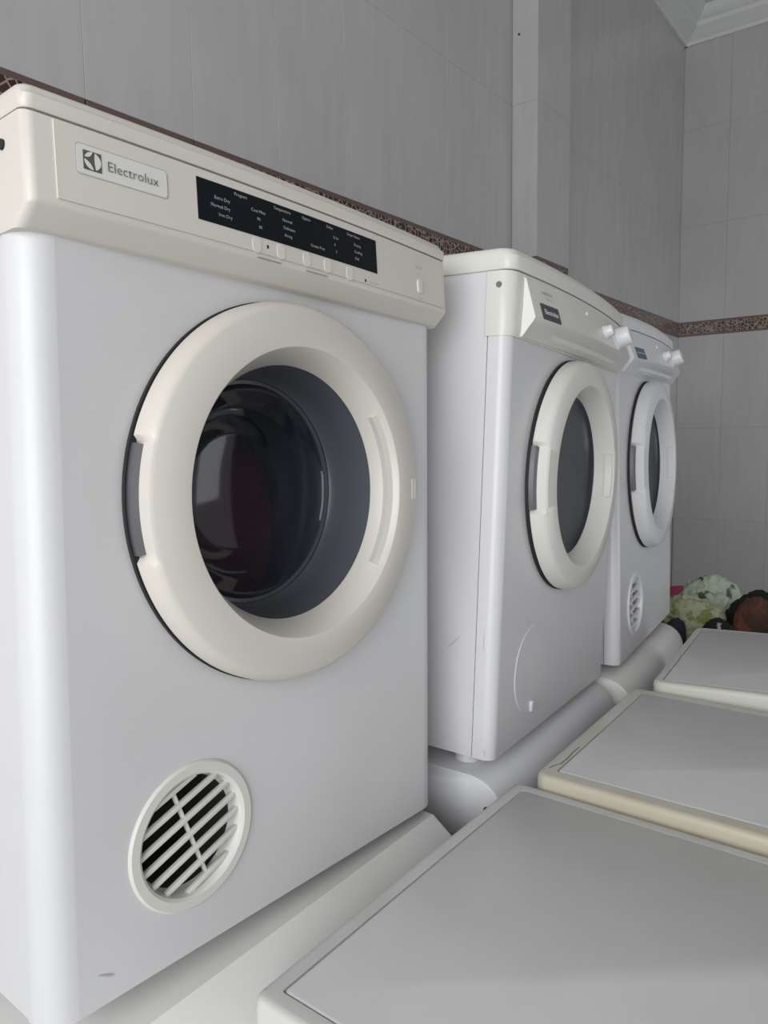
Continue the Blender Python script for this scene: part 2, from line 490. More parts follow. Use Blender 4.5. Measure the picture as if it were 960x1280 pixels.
# ------------------------------------------------------------------ washing machines under the dryers
def base_machine(label, x, y, w, d, h, prof, yaw, mat, hole=None):
    """prof: list of (y, z) of the front top edge, z relative to the machine top; origin: front-left at floor"""
    t = thing('washing_machine', label, 'washing machine', (x, y, 0), (0, 0, rad(yaw)), 'washing machines carrying the dryers')
    zc = min(z for _, z in prof)
    bm = box(bmesh.new(), 0.004, w - 0.004, prof[-1][0] + 0.004, d, 0.03, h + zc, 0.006)
    mesh_from('cabinet', bm, MAT['cab'], t, 35)
    out = [(d, h), ] + [(yy, h + zz) for yy, zz in prof] + [(d, h + zc)]
    bm = prism_x(bmesh.new(), out, 0, w)
    es = [e for e in bm.edges if abs(e.verts[0].co.x - e.verts[1].co.x) < 1e-6]
    bmesh.ops.bevel(bm, geom=es, offset=0.005, segments=2, affect='EDGES', profile=0.5)
    mesh_from('top_cover', bm, mat, t, 25)
    for fx in (0.05, w - 0.05):
        for fy in (prof[-1][0] + 0.06, d - 0.05):
            bm = bmesh.new()
            bmesh.ops.create_cone(bm, cap_ends=True, segments=16, radius1=0.022, radius2=0.018, depth=0.03, matrix=Matrix.Translation((fx, fy, 0.015)))
            mesh_from('foot', bm, MAT['dark_gap'], t, 40)
    if hole:
        bm = bmesh.new(); disc_y(bm, 0, 0, 0.006, 0.002, -0.001, 12)
        o = mesh_from('screw_hole', bm, MAT['dark_gap'], t, 0, (0.0, hole[0], h + hole[1])); o.rotation_euler = (0, 0, rad(-90))
    return t

def round_prof(y0, r, y_end, n=8, drop=0.11):
    pts = []
    for i in range(n + 1):
        a = math.pi / 2 * i / n
        pts.append((y0 - r * math.sin(a), -r * (1 - math.cos(a))))
    pts.append((y_end, -drop))
    return pts

PROF1 = [(-0.020, 0.0), (-0.076, -0.040), (-0.085, -0.052), (-0.087, -0.14)]
base_machine('white washing machine under the largest, nearest dryer', -0.005, 0.0, 0.595, 0.53, ZO - 0.036, PROF1, 0, MAT['base'])
base_machine('bluish white washing machine with a rounded front edge under the middle dryer', 0.688, -0.004, 0.55, 0.50, ZO - 0.014, round_prof(-0.022, 0.055, -0.080), 2.6, MAT['base_cool'], (-0.05, -0.05))
base_machine('white washing machine with a rounded front edge under the farthest dryer', 1.275, 0.0, 0.57, 0.48, ZO - 0.016, round_prof(-0.024, 0.058, -0.085), 5.0, MAT['base'], (-0.05, -0.06))

# ------------------------------------------------------------------ front row of machines
def front_machine(label, x, y, z, w, d, yaw, tiltx, frame_mat, border, rc=0.014, chip=False):
    """origin: far-left (wall side, near end) corner of the top; extends +x and -y"""
    t = thing('washing_machine', label, 'washing machine', (x, y, z), (rad(tiltx), 0, rad(yaw)), 'washing machines in the front row')
    H = z
    bm = loft(bmesh.new(), [(-H + 0.06, ring_pts(0.006, w - 0.006, -d + 0.006, -0.006, 0.012, 0.012)), (-0.034, ring_pts(0.006, w - 0.006, -d + 0.006, -0.006, 0.012, 0.012))])
    mesh_from('cabinet', bm, MAT['cab'], t, 40)
    for fx in (0.06, w - 0.06):
        for fy in (-0.06, -d + 0.06):
            bm = bmesh.new()
            # the feet level the machine out on the floor
            zf = -H / math.cos(rad(tiltx)) - fy * math.tan(rad(tiltx))
            bmesh.ops.create_cone(bm, cap_ends=True, segments=16, radius1=0.022, radius2=0.018, depth=(-H + 0.07) - zf, matrix=Matrix.Translation((fx, fy, (zf - H + 0.07) / 2)))
            mesh_from('foot', bm, MAT['dark_gap'], t, 40)
    def R(i): return ring_pts(i, w - i, -d + i, -i, max(rc - i, 0.004), max(rc - i, 0.004))
    lev = [(-0.034, R(0.0)), (-0.010, R(0.0)), (-0.004, R(0.0015)), (-0.001, R(0.004)), (0.0, R(0.009)), (0.0, R(border)), (-0.004, R(border + 0.0005))]
    bm = loft(bmesh.new(), lev, True, True)
    mesh_from('top_frame', bm, MAT[frame_mat], t, 50)
    i0 = border + 0.0022
    lev = [(-0.0045, R(i0)), (-0.0006, R(i0)), (0.0004, R(i0 + 0.0012))]
    mesh_from('top_panel', loft(bmesh.new(), lev), MAT['top_panel'], t, 40)
    if chip:
        bm = bmesh.new()
        line = [(0.030, -0.013), (0.047, -0.017), (0.052, -0.0215), (0.080, -0.0225), (0.105, -0.0205), (0.13, -0.022)]
        top = [bm.verts.new((px, py + 0.0007, 0.0005)) for px, py in line]; bot = [bm.verts.new((px, py - 0.0007, 0.0005)) for px, py in line]
        for k in range(len(line) - 1):
            bm.faces.new((bot[k], bot[k + 1], top[k + 1], top[k]))
        mesh_from('crack', bm, MAT['crack'], t, 0)
    return t
front_machine('nearest front-row machine with a plain pale grey top', 0.144, -0.105, ZO + 0.0, 0.546, 0.60, 0, 0, 'top_frame', 0.021)
front_machine('middle front-row machine, its top edged with stained yellowed trim', 0.695, -0.131, ZO + 0.017, 0.472, 0.60, 0.9, 0, 'stained', 0.026, 0.02, True)
front_machine('farthest front-row machine, standing askew beside the laundry pile', 1.1456 + 0.03, -0.1544, ZO + 0.0319, 0.49, 0.60, 4.87, -2.05, 'stained_pale', 0.018, 0.022)

# ------------------------------------------------------------------ dryers
def dryer(label, loc, rot, hc, hs, ht, door_c, vent_c, style):
    """origin: front-left bottom corner of the sheet-metal front; x to the right, y towards the wall"""
    W, D = (0.586 if style == 2 else 0.6), (0.50 if style == 1 else 0.42)
    t = thing('tumble_dryer', label, 'tumble dryer', (loc[0], loc[1], loc[2] + ZO), rot, 'stacked tumble dryers')
    first = style == 1
    en = MAT['enamel'] if first else MAT['enamel_b']
    cr = MAT['cream'] if first else (MAT['cream_b'] if style == 2 else MAT['white_plastic'])
    r = 0.03 if first else 0.018
    wrap = 0.034
    dR = 0.214 if first else 0.208
    hole = 0.150
    vR = 0.077
    cx, cz = door_c; vx, vz = vent_c
    zm = 0.215
    # --- front panel with a door hole and a vent hole, wrapped round both front corners
    bm = bmesh.new()
    plate_hole(bm, r, W - r, zm, hc + 0.004, cx, cz, hole, 0.0, 96)
    plate_hole(bm, r, W - r, 0.0, zm, vx, vz, vR - 0.006, 0.0, 64)
    for s in (0, 1):
        col = []
        for i in range(9):
            a = math.pi / 2 * i / 8
            px = r - r * math.sin(a); py = r - r * math.cos(a)
            col.append((px, py))
        col.append((0.0, wrap)); col.append((0.004, wrap))
        vs = [[bm.verts.new(((W - px) if s else px, py, z)) for z in (0.0, hc + 0.004)] for px, py in col]
        for A, B in zip(vs, vs[1:]):
            bm.faces.new((A[0], B[0], B[1], A[1]))
    # folded bottom lip
    vs = [bm.verts.new(q) for q in ((r, 0, 0), (W - r, 0, 0), (W - r, 0.03, 0), (r, 0.03, 0))]
    bm.faces.new(vs)
    bmesh.ops.remove_doubles(bm, verts=bm.verts[:], dist=1e-5)
    mesh_from('front_panel', bm, en, t, 30)
    # --- cabinet: open-fronted sheet-metal box behind the front panel
    bm = bmesh.new()
    ins = 0.0015
    prof = [(ins, wrap + 0.0015), (ins, D), (W - ins, D), (W - ins, wrap + 0.0015)]
    A = [bm.verts.new((x, y, 0.0)) for x, y in prof]; B = [bm.verts.new((x, y, hs)) for x, y in prof]
    for i in range(3):
        bm.faces.new((A[i], A[i + 1], B[i + 1], B[i]))
    bm.faces.new(A); bm.faces.new(B[::-1])
    mesh_from('cabinet', bm, en, t, 30)
    # --- console
    if first:
        bow = 0.010
        def P(f, e=0.0, rr=0.009): return ring_pts(-0.002 - e, W + 0.002 + e, -f, 0.10, rr, 0.002, bow)
        lv = [(hc, P(0.001)), (hc + 0.002, P(0.0035)), (hc + 0.0165, P(0.0192)), (hc + 0.019, P(0.0208)), (hc + 0.022, P(0.021)), (hs - 0.0025, P(0.0165)), (hs - 0.001, P(0.0145))]
        mesh_from('console', loft(bmesh.new(), lv), cr, t, 40)
        fy0, fy1 = 0.021, 0.0165
        def face_y(x, z): 
            f = fy0 + (fy1 - fy0) * (z - hc - 0.022) / (hs - hc - 0.0245)
            tt = ((0.10 + f) / (0.10 + f)) 
            return -f - bow * (1 - ((x - W / 2) / (W / 2 + 0.002)) ** 2)
        tilt = -math.atan2(fy0 - fy1, hs - hc - 0.0245)
        lid_front = 0.0165
    else:
        bow = 0.017
        def P(f, rr=0.02, e=0.0, b=bow): return ring_pts(-0.002 - e, W + 0.002 + e, -f, 0.040, rr, 0.002, b)
        lv = [(hc, P(0.002, b=0.002)), (hc + 0.01, P(0.003, b=0.006)), (hs - 0.0025, P(0.003)), (hs - 0.001, P(0.001))]
        mesh_from('console', loft(bmesh.new(), lv), cr, t, 40)
        # wedge-shaped control fascia that stands out towards its lower edge
        x0, x1 = 0.028, W - 0.02
        n = 24
        bm = bmesh.new()
        def prof_at(u):
            g = max(0.0, min(1.0, (u - 0.10) / 0.12, (0.93 - u) / 0.10))
            g = g * g * (3 - 2 * g)
            return [(0.0, hs - 0.006), (0.003, hs - 0.008), (0.022, hc + 0.030), (0.0205, hc + 0.026), (0.0165 - 0.0005 * g, hc + 0.0205), (0.013 - 0.005 * g, hc + 0.0165), (0.0075 + 0.0015 * g, hc + 0.009), (0.002, hc + 0.002), (-0.02, hc + 0.002), (-0.02, hs - 0.006)]
        rows = []
        for i in range(n + 1):
            u = i / n
            x = x0 + (x1 - x0) * u
            prof = prof_at(u)
            b = bow * (1 - ((x - W / 2) / (W / 2)) ** 2)
            rows.append([bm.verts.new((x + (0.008 - 0.004 * (d / 0.022) if i == 0 and d > 0 else 0), -d - 0.003 - b * (0.25 + 0.75 * min(1, (z - hc) / 0.03)), z)) for d, z in prof])
        for A, B in zip(rows, rows[1:]):
            for k in range(len(prof)):
                k2 = (k + 1) % len(prof)
                bm.faces.new((A[k], A[k2], B[k2], B[k]))
        bm.faces.new(rows[0]); bm.faces.new(rows[-1][::-1])
        mesh_from('control_fascia', bm, cr, t, 28)
        def face_y(x, z):
            u = (z - (hc + 0.030)) / (hs - 0.008 - hc - 0.030)
            return -(0.022 + (0.003 - 0.022) * u) - 0.003 - bow * (1 - ((x - W / 2) / (W / 2)) ** 2)
        tilt = -math.atan2(0.019, hs - hc - 0.038)
        lid_front = 0.004
    # --- top lid, following the console's outline, with rounded upper edges
    def Q(f, e, rr): return ring_pts(-0.003 + e, W + 0.003 - e, -f, D + 0.002, rr * (0.42 if first else 0.75), 0.01, bow)
    lr = 0.012
    lv = [(hs, Q(lid_front, 0.001, 0.022)), (hs + 0.002, Q(lid_front + 0.001, 0, 0.022))]
    zz = ht - lr
    for i in range(7):
        a = math.pi / 2 * i / 6
        lv.append((zz + lr * math.sin(a), Q(lid_front + 0.001 - 0.9 * lr * (1 - math.cos(a)) - 0.004 * (i > 0), 0.7 * lr * (1 - math.cos(a)), 0.024)))
    mesh_from('top_lid', loft(bmesh.new(), lv), cr, t, 40)
    # --- side screw on the console's near end
    bm = bmesh.new(); disc_y(bm, 0, 0, 0.0045, 0.002, -0.0012, 14)
    o = mesh_from('screw', bm, MAT['metal'] if not first else MAT['dark_gap'], t, 30, (-0.0025, 0.020 if first else 0.018, hs - 0.022)); o.rotation_euler = (0, 0, rad(-90))
    # --- door
    k = dR
    notch = rad(15)
    prof = [(hole - 0.004, 0.004), (k - 0.004, 0.001), (k - 0.004, -0.006), (k, -0.008), (k, -0.018), (k - 0.003, -0.0275), (k - 0.0065, -0.0325), (k - 0.011, -0.0352), (0.166, -0.038), (0.1632, -0.0378), (0.1618, -0.0362), (0.1462, -0.003), (0.1455, 0.004)]
    zh = -0.1 if first else 0.04
    def rf(kk, R, y, a):
        d = abs(((a - math.pi + math.pi) % (2 * math.pi)) - math.pi)
        if d < notch and 2 <= kk <= 6:
            lim = k - (0.007 if first else 0.008)
            R = min(R, lim)
        return R, y
    bm = lathe(bmesh.new(), prof, cx, cz, 240, 0.0, None, rf, True)
    door = mesh_from('door', bm, cr if style != 3 else MAT['white_plastic'], t, 32)
    # dark seal behind the door rim
    bm = lathe(bmesh.new(), [(k - 0.006, -0.001), (k + 0.0012, -0.001), (k + 0.0012, -0.0055), (k - 0.006, -0.0055)], cx, cz, 120, 0, None, None, True)
    mesh_from('door_seal', bm, MAT['dark_gap'], door, 30)
    # hinge plate in the notch
    bm = lathe(bmesh.new(), [(k - 0.018, -0.003), (k - 0.001, -0.003), (k - 0.001, -0.014), (k - 0.010, -0.018), (k - 0.018, -0.012)], cx, cz, 20, math.pi - notch * 0.97, math.pi + notch * 0.97, None, True)
    h = mesh_from('hinge', bm, MAT['metal'], door, 30); h['label'] = 'grey metal hinge'
    # latch mark on the far side of the rim
    if first:
        bm = lathe(bmesh.new(), [(k - 0.022, -0.0367), (k - 0.0125, -0.0360), (k - 0.0125, -0.030), (k - 0.022, -0.030)], cx, cz, 8, rad(-4), rad(4), None, True)
        mesh_from('latch', bm, cr, door, 30)
    # grip
    if first:
        bm = lathe(bmesh.new(), [(0.1618, -0.0364), (0.1588, -0.0302), (0.1515, -0.0272), (0.1535, -0.017), (0.160, -0.022)], cx, cz, 48, rad(-37), rad(37), None, True)
        mesh_from('door_grip', bm, cr, door, 25)
    else:
        bm = lathe(bmesh.new(), [(0.1632, -0.0384), (0.1600, -0.0345), (0.1445, -0.003), (0.1475, 0.0), (0.160, -0.025)], cx, cz, 30, rad(-19), rad(19), None, True)
        g = mesh_from('door_grip', bm, cr, door, 25)
        bm = lathe(bmesh.new(), [(0.1606, -0.0352), (0.1560, -0.0345), (0.1510, -0.0225), (0.1545, -0.0215)], cx, cz, 30, rad(-16), rad(16), None, True)
        mesh_from('grip_bar', bm, cr, g, 25)
    # window bowl
    if first:
        bm = lathe(bmesh.new(), [(0.1460, -0.0025), (0.1452, 0.0), (0.1415, 0.040), (0.139, 0.056), (0.1345, 0.0625), (0.130, 0.063), (0.130, 0.066), (0.146, 0.066), (0.149, 0.0)], cx, cz, 120, 0, None, None, True)
        mesh_from('window_surround', bm, MAT['slate_wall'], door, 30)
        gp = [(0.1345, 0.0610), (0.1335, 0.0660), (0.1300, 0.0710), (0.1220, 0.0765), (0.1090, 0.0815), (0.1060, 0.0838), (0.1010, 0.0852), (0.0760, 0.0918), (0.0735, 0.0935), (0.0690, 0.0945), (0.0350, 0.0990), (0.0, 0.1003)]
        bm = lathe(bmesh.new(), gp, cx, cz, 120)
        gl = mesh_from('window_glass', bm, MAT['glass'], door, 60); gl['label'] = 'dark tinted bowl-shaped glass'
        # drum with ribs and a few garments behind the glass
        bm = lathe(bmesh.new(), [(0.150, 0.075), (0.19, 0.10), (0.235, 0.11), (0.235, 0.20), (0.228, 0.205), (0.228, 0.215), (0.235, 0.22), (0.235, 0.33), (0.228, 0.335), (0.235, 0.345), (0.235, 0.46), (0.0, 0.47)], cx, cz, 96)
        mesh_from('drum', bm, MAT['drum'], t, 35)
    else:
        bm = lathe(bmesh.new(), [(0.1462, -0.0022), (0.1452, 0.0), (0.140, 0.0045), (0.125, 0.009), (0.10, 0.0135), (0.05, 0.0175), (0.0, 0.0185)], cx, cz, 120)
        gl = mesh_from('window_insert', bm, MAT['slate'], door, 40); gl['label'] = 'dark slate round door insert'
    # --- vent
    if style == 2:
        bm = lathe(bmesh.new(), [(vR - 0.007, 0.003), (vR, 0.0005), (vR, -0.0009), (vR - 0.0008, -0.0014), (0.03, -0.0014), (0, -0.0014)], vx, vz, 80)
        v = mesh_from('vent_cover', bm, en, t, 30); v['label'] = 'closed round vent cover'
        bm = box(bmesh.new(), vx - 0.008, vx + 0.008, -0.006, 0.0, vz - vR + 0.003, vz - vR + 0.022, 0.002)
        mesh_from('cover_tab', bm, en, v, 30)
    else:
        vm = MAT['cream_b'] if first else MAT['white_plastic']
        ri = vR - 0.014
        prof = [(vR - 0.008, 0.004), (vR, 0.0008), (vR, -0.0015), (vR - 0.002, -0.0032), (ri + 0.003, -0.0032), (ri, -0.001), (ri - 0.004, 0.016), (ri - 0.005, 0.016), (ri + 0.001, 0.004)]
        bm = lathe(bmesh.new(), prof, vx, vz, 80, 0, None, None, True)
        ring = mesh_from('vent_ring', bm, vm, t, 30)
        slope = math.atan2(0.046, 0.118) if first else 0.12
        rod = 0.0024 if first else 0.0036
        ca, sa = math.cos(slope), math.sin(slope)
        nsl = 7 if first else 6
        pit = 0.0185 if first else 0.0215
        for i in range(nsl):
            off = (i - (nsl - 1) / 2) * pit
            L2 = math.sqrt(max(ri ** 2 - off ** 2, 0.0001)) - 0.001
            bm = box(bmesh.new(), -L2, L2, -rod * 0.4, rod * 2.0, -rod * 1.15, rod * 1.15, 0.0009)
            o = mesh_from('slat', bm, vm, ring, 30, (vx - off * sa, 0.0035, vz + off * ca))
            o.rotation_euler = (0, -slope, 0)
        bm = box(bmesh.new(), -0.0016, 0.0016, 0.0, 0.006, -ri + 0.001, ri - 0.001, 0.0006)
        o = mesh_from('crossbar', bm, vm, ring, 30, (vx, 0.006, vz))
        o.rotation_euler = (0, -slope, 0)
        # lint duct behind the slats
        bm = lathe(bmesh.new(), [(ri - 0.0045, 0.016), (ri - 0.006, 0.04), (ri - 0.010, 0.09), (0, 0.092)], vx, vz, 48)
        mesh_from('vent_duct', bm, MAT['duct'] if first else MAT['slate'], t, 30)
    # --- feet, screwed out unevenly so that they reach the machine below
    return t, face_y, tilt, cr

def feet(t, R, loc, ztop, ground):
    """four adjustable feet reaching from the dryer's underside down to the top of the machine it stands on"""
    for fx, fy in ((0.06, 0.07), (0.52, 0.07), (0.06, 0.38), (0.52, 0.38)):
        wpos = Vector(loc) + R @ Vector((fx, fy, 0))
        L = (wpos.z - ground) / R[2][2] - 0.0015
        bm = bmesh.new()
        bmesh.ops.create_cone(bm, cap_ends=True, segments=18, radius1=0.022, radius2=0.019, depth=L + 0.003, matrix=Matrix.Translation((fx, fy, (0.003 - L) / 2)))
        mesh_from('foot', bm, MAT['cab'], t, 40)

def place(style, label, loc, deg, hc, hs, ht, door_c, vent_c, ground):
    a, b, c = (rad(v) for v in deg)         # about z, then y, then x
    R = Matrix.Rotation(a, 3, 'Z') @ Matrix.Rotation(b, 3, 'Y') @ Matrix.Rotation(c, 3, 'X')
    t, fy, tilt, cr = dryer(label, loc, (c, b, a), hc, hs, ht, door_c, vent_c, style)
    feet(t, R, loc, 0, ground)
    return t, fy, tilt, cr

# ---- nearest dryer
HC, HS, HT = 0.707, 0.800, 0.8235
t1, fy, tl, cr = place(1, 'largest, nearest tumble dryer with cream console, black display and slatted vent', (0, 0, 0), (-1.63, 2.14, -1.07), HC, HS, HT, (0.302, 0.477), (0.1606, 0.1242), -0.036)

def on_face(parent, face, tilt, bm_fn, name, mat, x, z, proud=0.0006, smooth=30):
    bm = bmesh.new(); bm_fn(bm)
    o = mesh_from(name, bm, mat, parent, smooth, (x, face(x, z) - proud, z))
    # turn with the slightly bowed face
    e = 0.01
    rz = math.atan2(face(x + e, z) - face(x - e, z), 2 * e)
    o.rotation_euler = (tilt, 0, rz)
    return o

def rrect(bm, w, h, th, r):
    """thin rounded plate in the xz plane, front at y = 0"""
    pts = ring_pts(-w / 2, w / 2, -h / 2, h / 2, r, r, 0, 5, 2)
    A = [bm.verts.new((x, th, z)) for x, z in pts]; B = [bm.verts.new((x, 0, z)) for x, z in pts]
    n = len(A)
    for i in range(n):
        bm.faces.new((A[i], A[(i + 1) % n], B[(i + 1) % n], B[i]))
    bm.faces.new(B); bm.faces.new(A[::-1])

def face_strip(parent, face, x0, x1, z0, z1, name, mat, proud, th=0.0012, n=18, slant=0.0):
    """plate that follows the bowed face"""
    bm = bmesh.new()
    rows = []
    for i in range(n + 1):
        x = x0 + (x1 - x0) * i / n
        xs = x + slant
        rows.append([bm.verts.new((xs if z == z0 else x, face(x, z) - p, z)) for z, p in ((z0, -th), (z0, proud), (z1, proud), (z1, -th))])
    for A, B in zip(rows, rows[1:]):
        for k in range(4):
            bm.faces.new((A[k], A[(k + 1) % 4], B[(k + 1) % 4], B[k]))
    bm.faces.new(rows[0]); bm.faces.new(rows[-1][::-1])
    return mesh_from(name, bm, mat, parent, 25)

def face_text(parent, face, tilt, body, size, mat, x, z, proud, align='LEFT', squash=1.0, bold=0.0):
    o = text_part(body, size, mat, parent, x, face(x, z) - proud, z, align, 'lettering', 0, squash, bold)
    e = 0.01
    o.rotation_euler = (tilt, 0, math.atan2(face(x + e, z) - face(x - e, z), 2 * e))
    return o

# raised fascia sheet on the console
fascia = face_strip(t1, fy, 0.022, 0.588, HC + 0.024, HS - 0.004, 'console_fascia', cr, 0.0016, 0.001, 30)
# badge
bx, bz = 0.083, 0.770
on_face(t1, fy, tl, lambda bm: rrect(bm, 0.089, 0.027, 0.0012, 0.004), 'badge_rim', MAT['print_light'], bx, bz, 0.0018)
badge = on_face(t1, fy, tl, lambda bm: rrect(bm, 0.0868, 0.0248, 0.0012, 0.0032), 'badge_plate', MAT['cream_b'], bx, bz, 0.0022)
S = 0.0165
on_face(t1, fy, tl, lambda bm: rrect(bm, S, S, 0.0008, 0.0003), 'emblem_square', MAT['print_grey'], bx - 0.0295, bz, 0.0026)
def petals(bm):
    c = Vector((0, 0)); R = S * 0.46
    tips = [rad(82), rad(168), rad(282)]
    ctr = Vector((-0.04 * S, 0.02 * S))
    for i in range(3):
        a0 = tips[i] + rad(7); a1 = tips[(i + 1) % 3] - rad(7)
        if a1 < a0: a1 += 2 * math.pi
        outer = [Vector((R * math.cos(a0 + (a1 - a0) * j / 14), R * math.sin(a0 + (a1 - a0) * j / 14))) for j in range(15)]
        mid = (a0 + a1) / 2
        q = ctr + Vector((math.cos(mid), math.sin(mid))) * (0.10 * S)
        inner = []
        for j in range(1, 10):
            s = j / 10
            inner.append((1 - s) ** 2 * outer[-1] + 2 * s * (1 - s) * q + s * s * outer[0])
        vs = [bm.verts.new((p.x, 0, p.y)) for p in outer + inner]
        bm.faces.new(vs)
on_face(t1, fy, tl, petals, 'emblem_mark', MAT['cream_b'], bx - 0.0295, bz, 0.0031, 0)
face_text(t1, fy, tl, 'Electrolux', 0.0125, MAT['print_grey'], bx - 0.0165, bz - 0.0006, 0.0030, 'LEFT', 0.98, -0.00012)
# display
disp = face_strip(t1, fy, 0.160, 0.432, 0.7475, 0.7885, 'display', MAT['display'], 0.0022, 0.001, 24)
cols = [
    (0.205, 0.7835, 'Program', 0.0048, 'LEFT'), (0.199, 0.7735, 'Extra Dry', 0.0048, 'RIGHT'), (0.199, 0.7655, 'Normal Dry', 0.0048, 'RIGHT'), (0.201, 0.7575, 'Iron Dry', 0.0048, 'RIGHT'),
    (0.236, 0.7735, 'Cool Mins', 0.0046, 'CENTER'), (0.236, 0.7655, '90', 0.0046, 'CENTER'), (0.238, 0.7575, '60', 0.0046, 'CENTER'),
    (0.258, 0.7835, 'Temperature', 0.0046, 'LEFT'), (0.270, 0.7735, 'Normal', 0.0046, 'LEFT'), (0.271, 0.7655, 'Delicates', 0.0046, 'LEFT'), (0.272, 0.7575, 'Airing', 0.0046, 'LEFT'),
    (0.300, 0.7835, 'Option', 0.0046, 'LEFT'), (0.312, 0.7560, 'Crease Free', 0.0046, 'LEFT'),
    (0.340, 0.7835, 'Delay', 0.0046, 'LEFT'), (0.350, 0.7735, '12 hr', 0.0046, 'LEFT'), (0.352, 0.7655, '6', 0.0046, 'LEFT'), (0.354, 0.7575, '3', 0.0046, 'LEFT'),
    (0.376, 0.7835, 'Dryer Status', 0.0046, 'LEFT'), (0.388, 0.7735, 'Drying', 0.0046, 'LEFT'), (0.388, 0.7655, 'Cooling', 0.0046, 'LEFT'), (0.389, 0.7575, 'End', 0.0046, 'LEFT'),
]
for (x, z, s, size, al) in cols:
    face_text(t1, fy, tl, s, size, MAT['print_light'], x, z, 0.0026, al)
# push buttons under the display
bt_mesh = None
for x in (0.232, 0.266, 0.305, 0.339, 0.378):
    on_face(t1, fy, tl, lambda bm: (rrect(bm, 0.0115, 0.0165, 0.004, 0.0054),), 'button', MAT['button'], x, 0.7385 if x < 0.37 else 0.7375, 0.0022)
for x, z in ((0.2475, 0.7395), (0.408, 0.7345)):
    on_face(t1, fy, tl, lambda bm: rrect(bm, 0.003, 0.0038, 0.001, 0.0007), 'indicator', MAT['dark_gap'], x, z, 0.0016)
for x0, x1 in ((0.233, 0.266), (0.305, 0.339)):
    face_strip(t1, fy, x0, x1, 0.7258, 0.7264, 'bracket_line', MAT['print_mid'], 0.0014, 0.0002, 4)
face_text(t1, fy, tl, 'o', 0.005, MAT['print_mid'], 0.2485, 0.7255, 0.0016, 'CENTER')
face_text(t1, fy, tl, 'Dryer Status', 0.0036, MAT['print_mid'], 0.415, 0.7345, 0.0016, 'LEFT')
on_face(t1, fy, tl, lambda bm: rrect(bm, 0.0105, 0.019, 0.005, 0.005), 'power_button', MAT['cream_b'], 0.527, 0.7500, 0.0036)
face_text(t1, fy, tl, 'On/Off', 0.0052, MAT['print_mid'], 0.527, 0.775, 0.0016, 'CENTER')
face_text(t1, fy, tl, '|', 0.005, MAT['print_mid'], 0.5265, 0.767, 0.0016, 'CENTER')
face_text(t1, fy, tl, 'Start', 0.0045, MAT['print_mid'], 0.528, 0.7345, 0.0016, 'CENTER')

# garments lying in the nearest dryer's drum
BLOBS = []
def cloth_blob(name, label, cat, center, radii, seed, mat, amp=0.22, freq=3.0, parent=None, sub=5, group=None, rot=(0, 0, 0), flat=None):
    bm = bmesh.new()
    bmesh.ops.create_icosphere(bm, subdivisions=sub, radius=1.0)
    off = Vector((seed * 3.17, seed * 1.31, seed * 7.7))
    def swell(p):
        n1 = noise.noise(p * freq * 0.6 + off)
        n2 = 1 - abs(noise.noise(Vector((p.x * freq * 1.1, p.y * freq * 0.6, p.z * freq * 2.0)) + off * 1.7)) * 2
        n3 = 1 - abs(noise.noise(Vector((p.x * 1.6, p.y * 3.4, p.z * 2.2)) * freq + off * 0.7)) * 3
        return 1 + amp * (0.9 * n1 + 0.45 * n2 + 0.28 * n3)
    ce = Vector(center); rv = Vector(radii)
    for v in bm.verts:
        p = v.co.normalized()
        q = p * swell(p)
        w = Vector((q.x * rv.x, q.y * rv.y, q.z * rv.z)) + ce
        # cloth gives way where it meets what already lies there
        for (c2_, r2v, sw2) in BLOBS:
            d = w - c2_
            d = Vector((d.x / r2v.x, d.y / r2v.y, d.z / r2v.z))
            L = d.length
            if L < 1.6 and L > 1e-4:
                u = d / L
                lim = sw2(u) * 1.03
                if L < lim:
                    u = u * lim
                    w = Vector((u.x * r2v.x, u.y * r2v.y, u.z * r2v.z)) + c2_
        if flat is not None:
            w.z = max(w.z, flat)
        v.co = w - ce
    BLOBS.append((ce, rv, swell))
    o = mesh_from(name, bm, mat, parent, 60, center)
    o.rotation_euler = rot
    if label: o['label'] = label
    if cat: o['category'] = cat
    if group: o['group'] = group
    return o
R1 = Matrix.Rotation(rad(-1.63), 3, 'Z') @ Matrix.Rotation(rad(2.14), 3, 'Y') @ Matrix.Rotation(rad(-1.07), 3, 'X')
def d1_world(x, y, z): 
    p = R1 @ Vector((x, y, z)); p.z += ZO
    return p
cloth_blob('garment', 'dark red garment inside the nearest dryer drum', 'garment', d1_world(0.405, 0.235, 0.42), (0.065, 0.060, 0.115), 2, MAT['red_cloth'], group=None, sub=4)

# ---- second and third dryers
def knob(parent, face, tilt, x, z, R, L, name, mat):
    def f(bm): lathe(bm, [(0, 0.004), (R * 1.1, 0.004), (R * 1.1, -0.003), (R * 0.96, -0.005), (R * 0.9, -L + 0.003), (R * 0.8, -L), (0, -L)], 0, 0, 28)
    return on_face(parent, face, tilt, f, name, mat, x, z, 0.0)

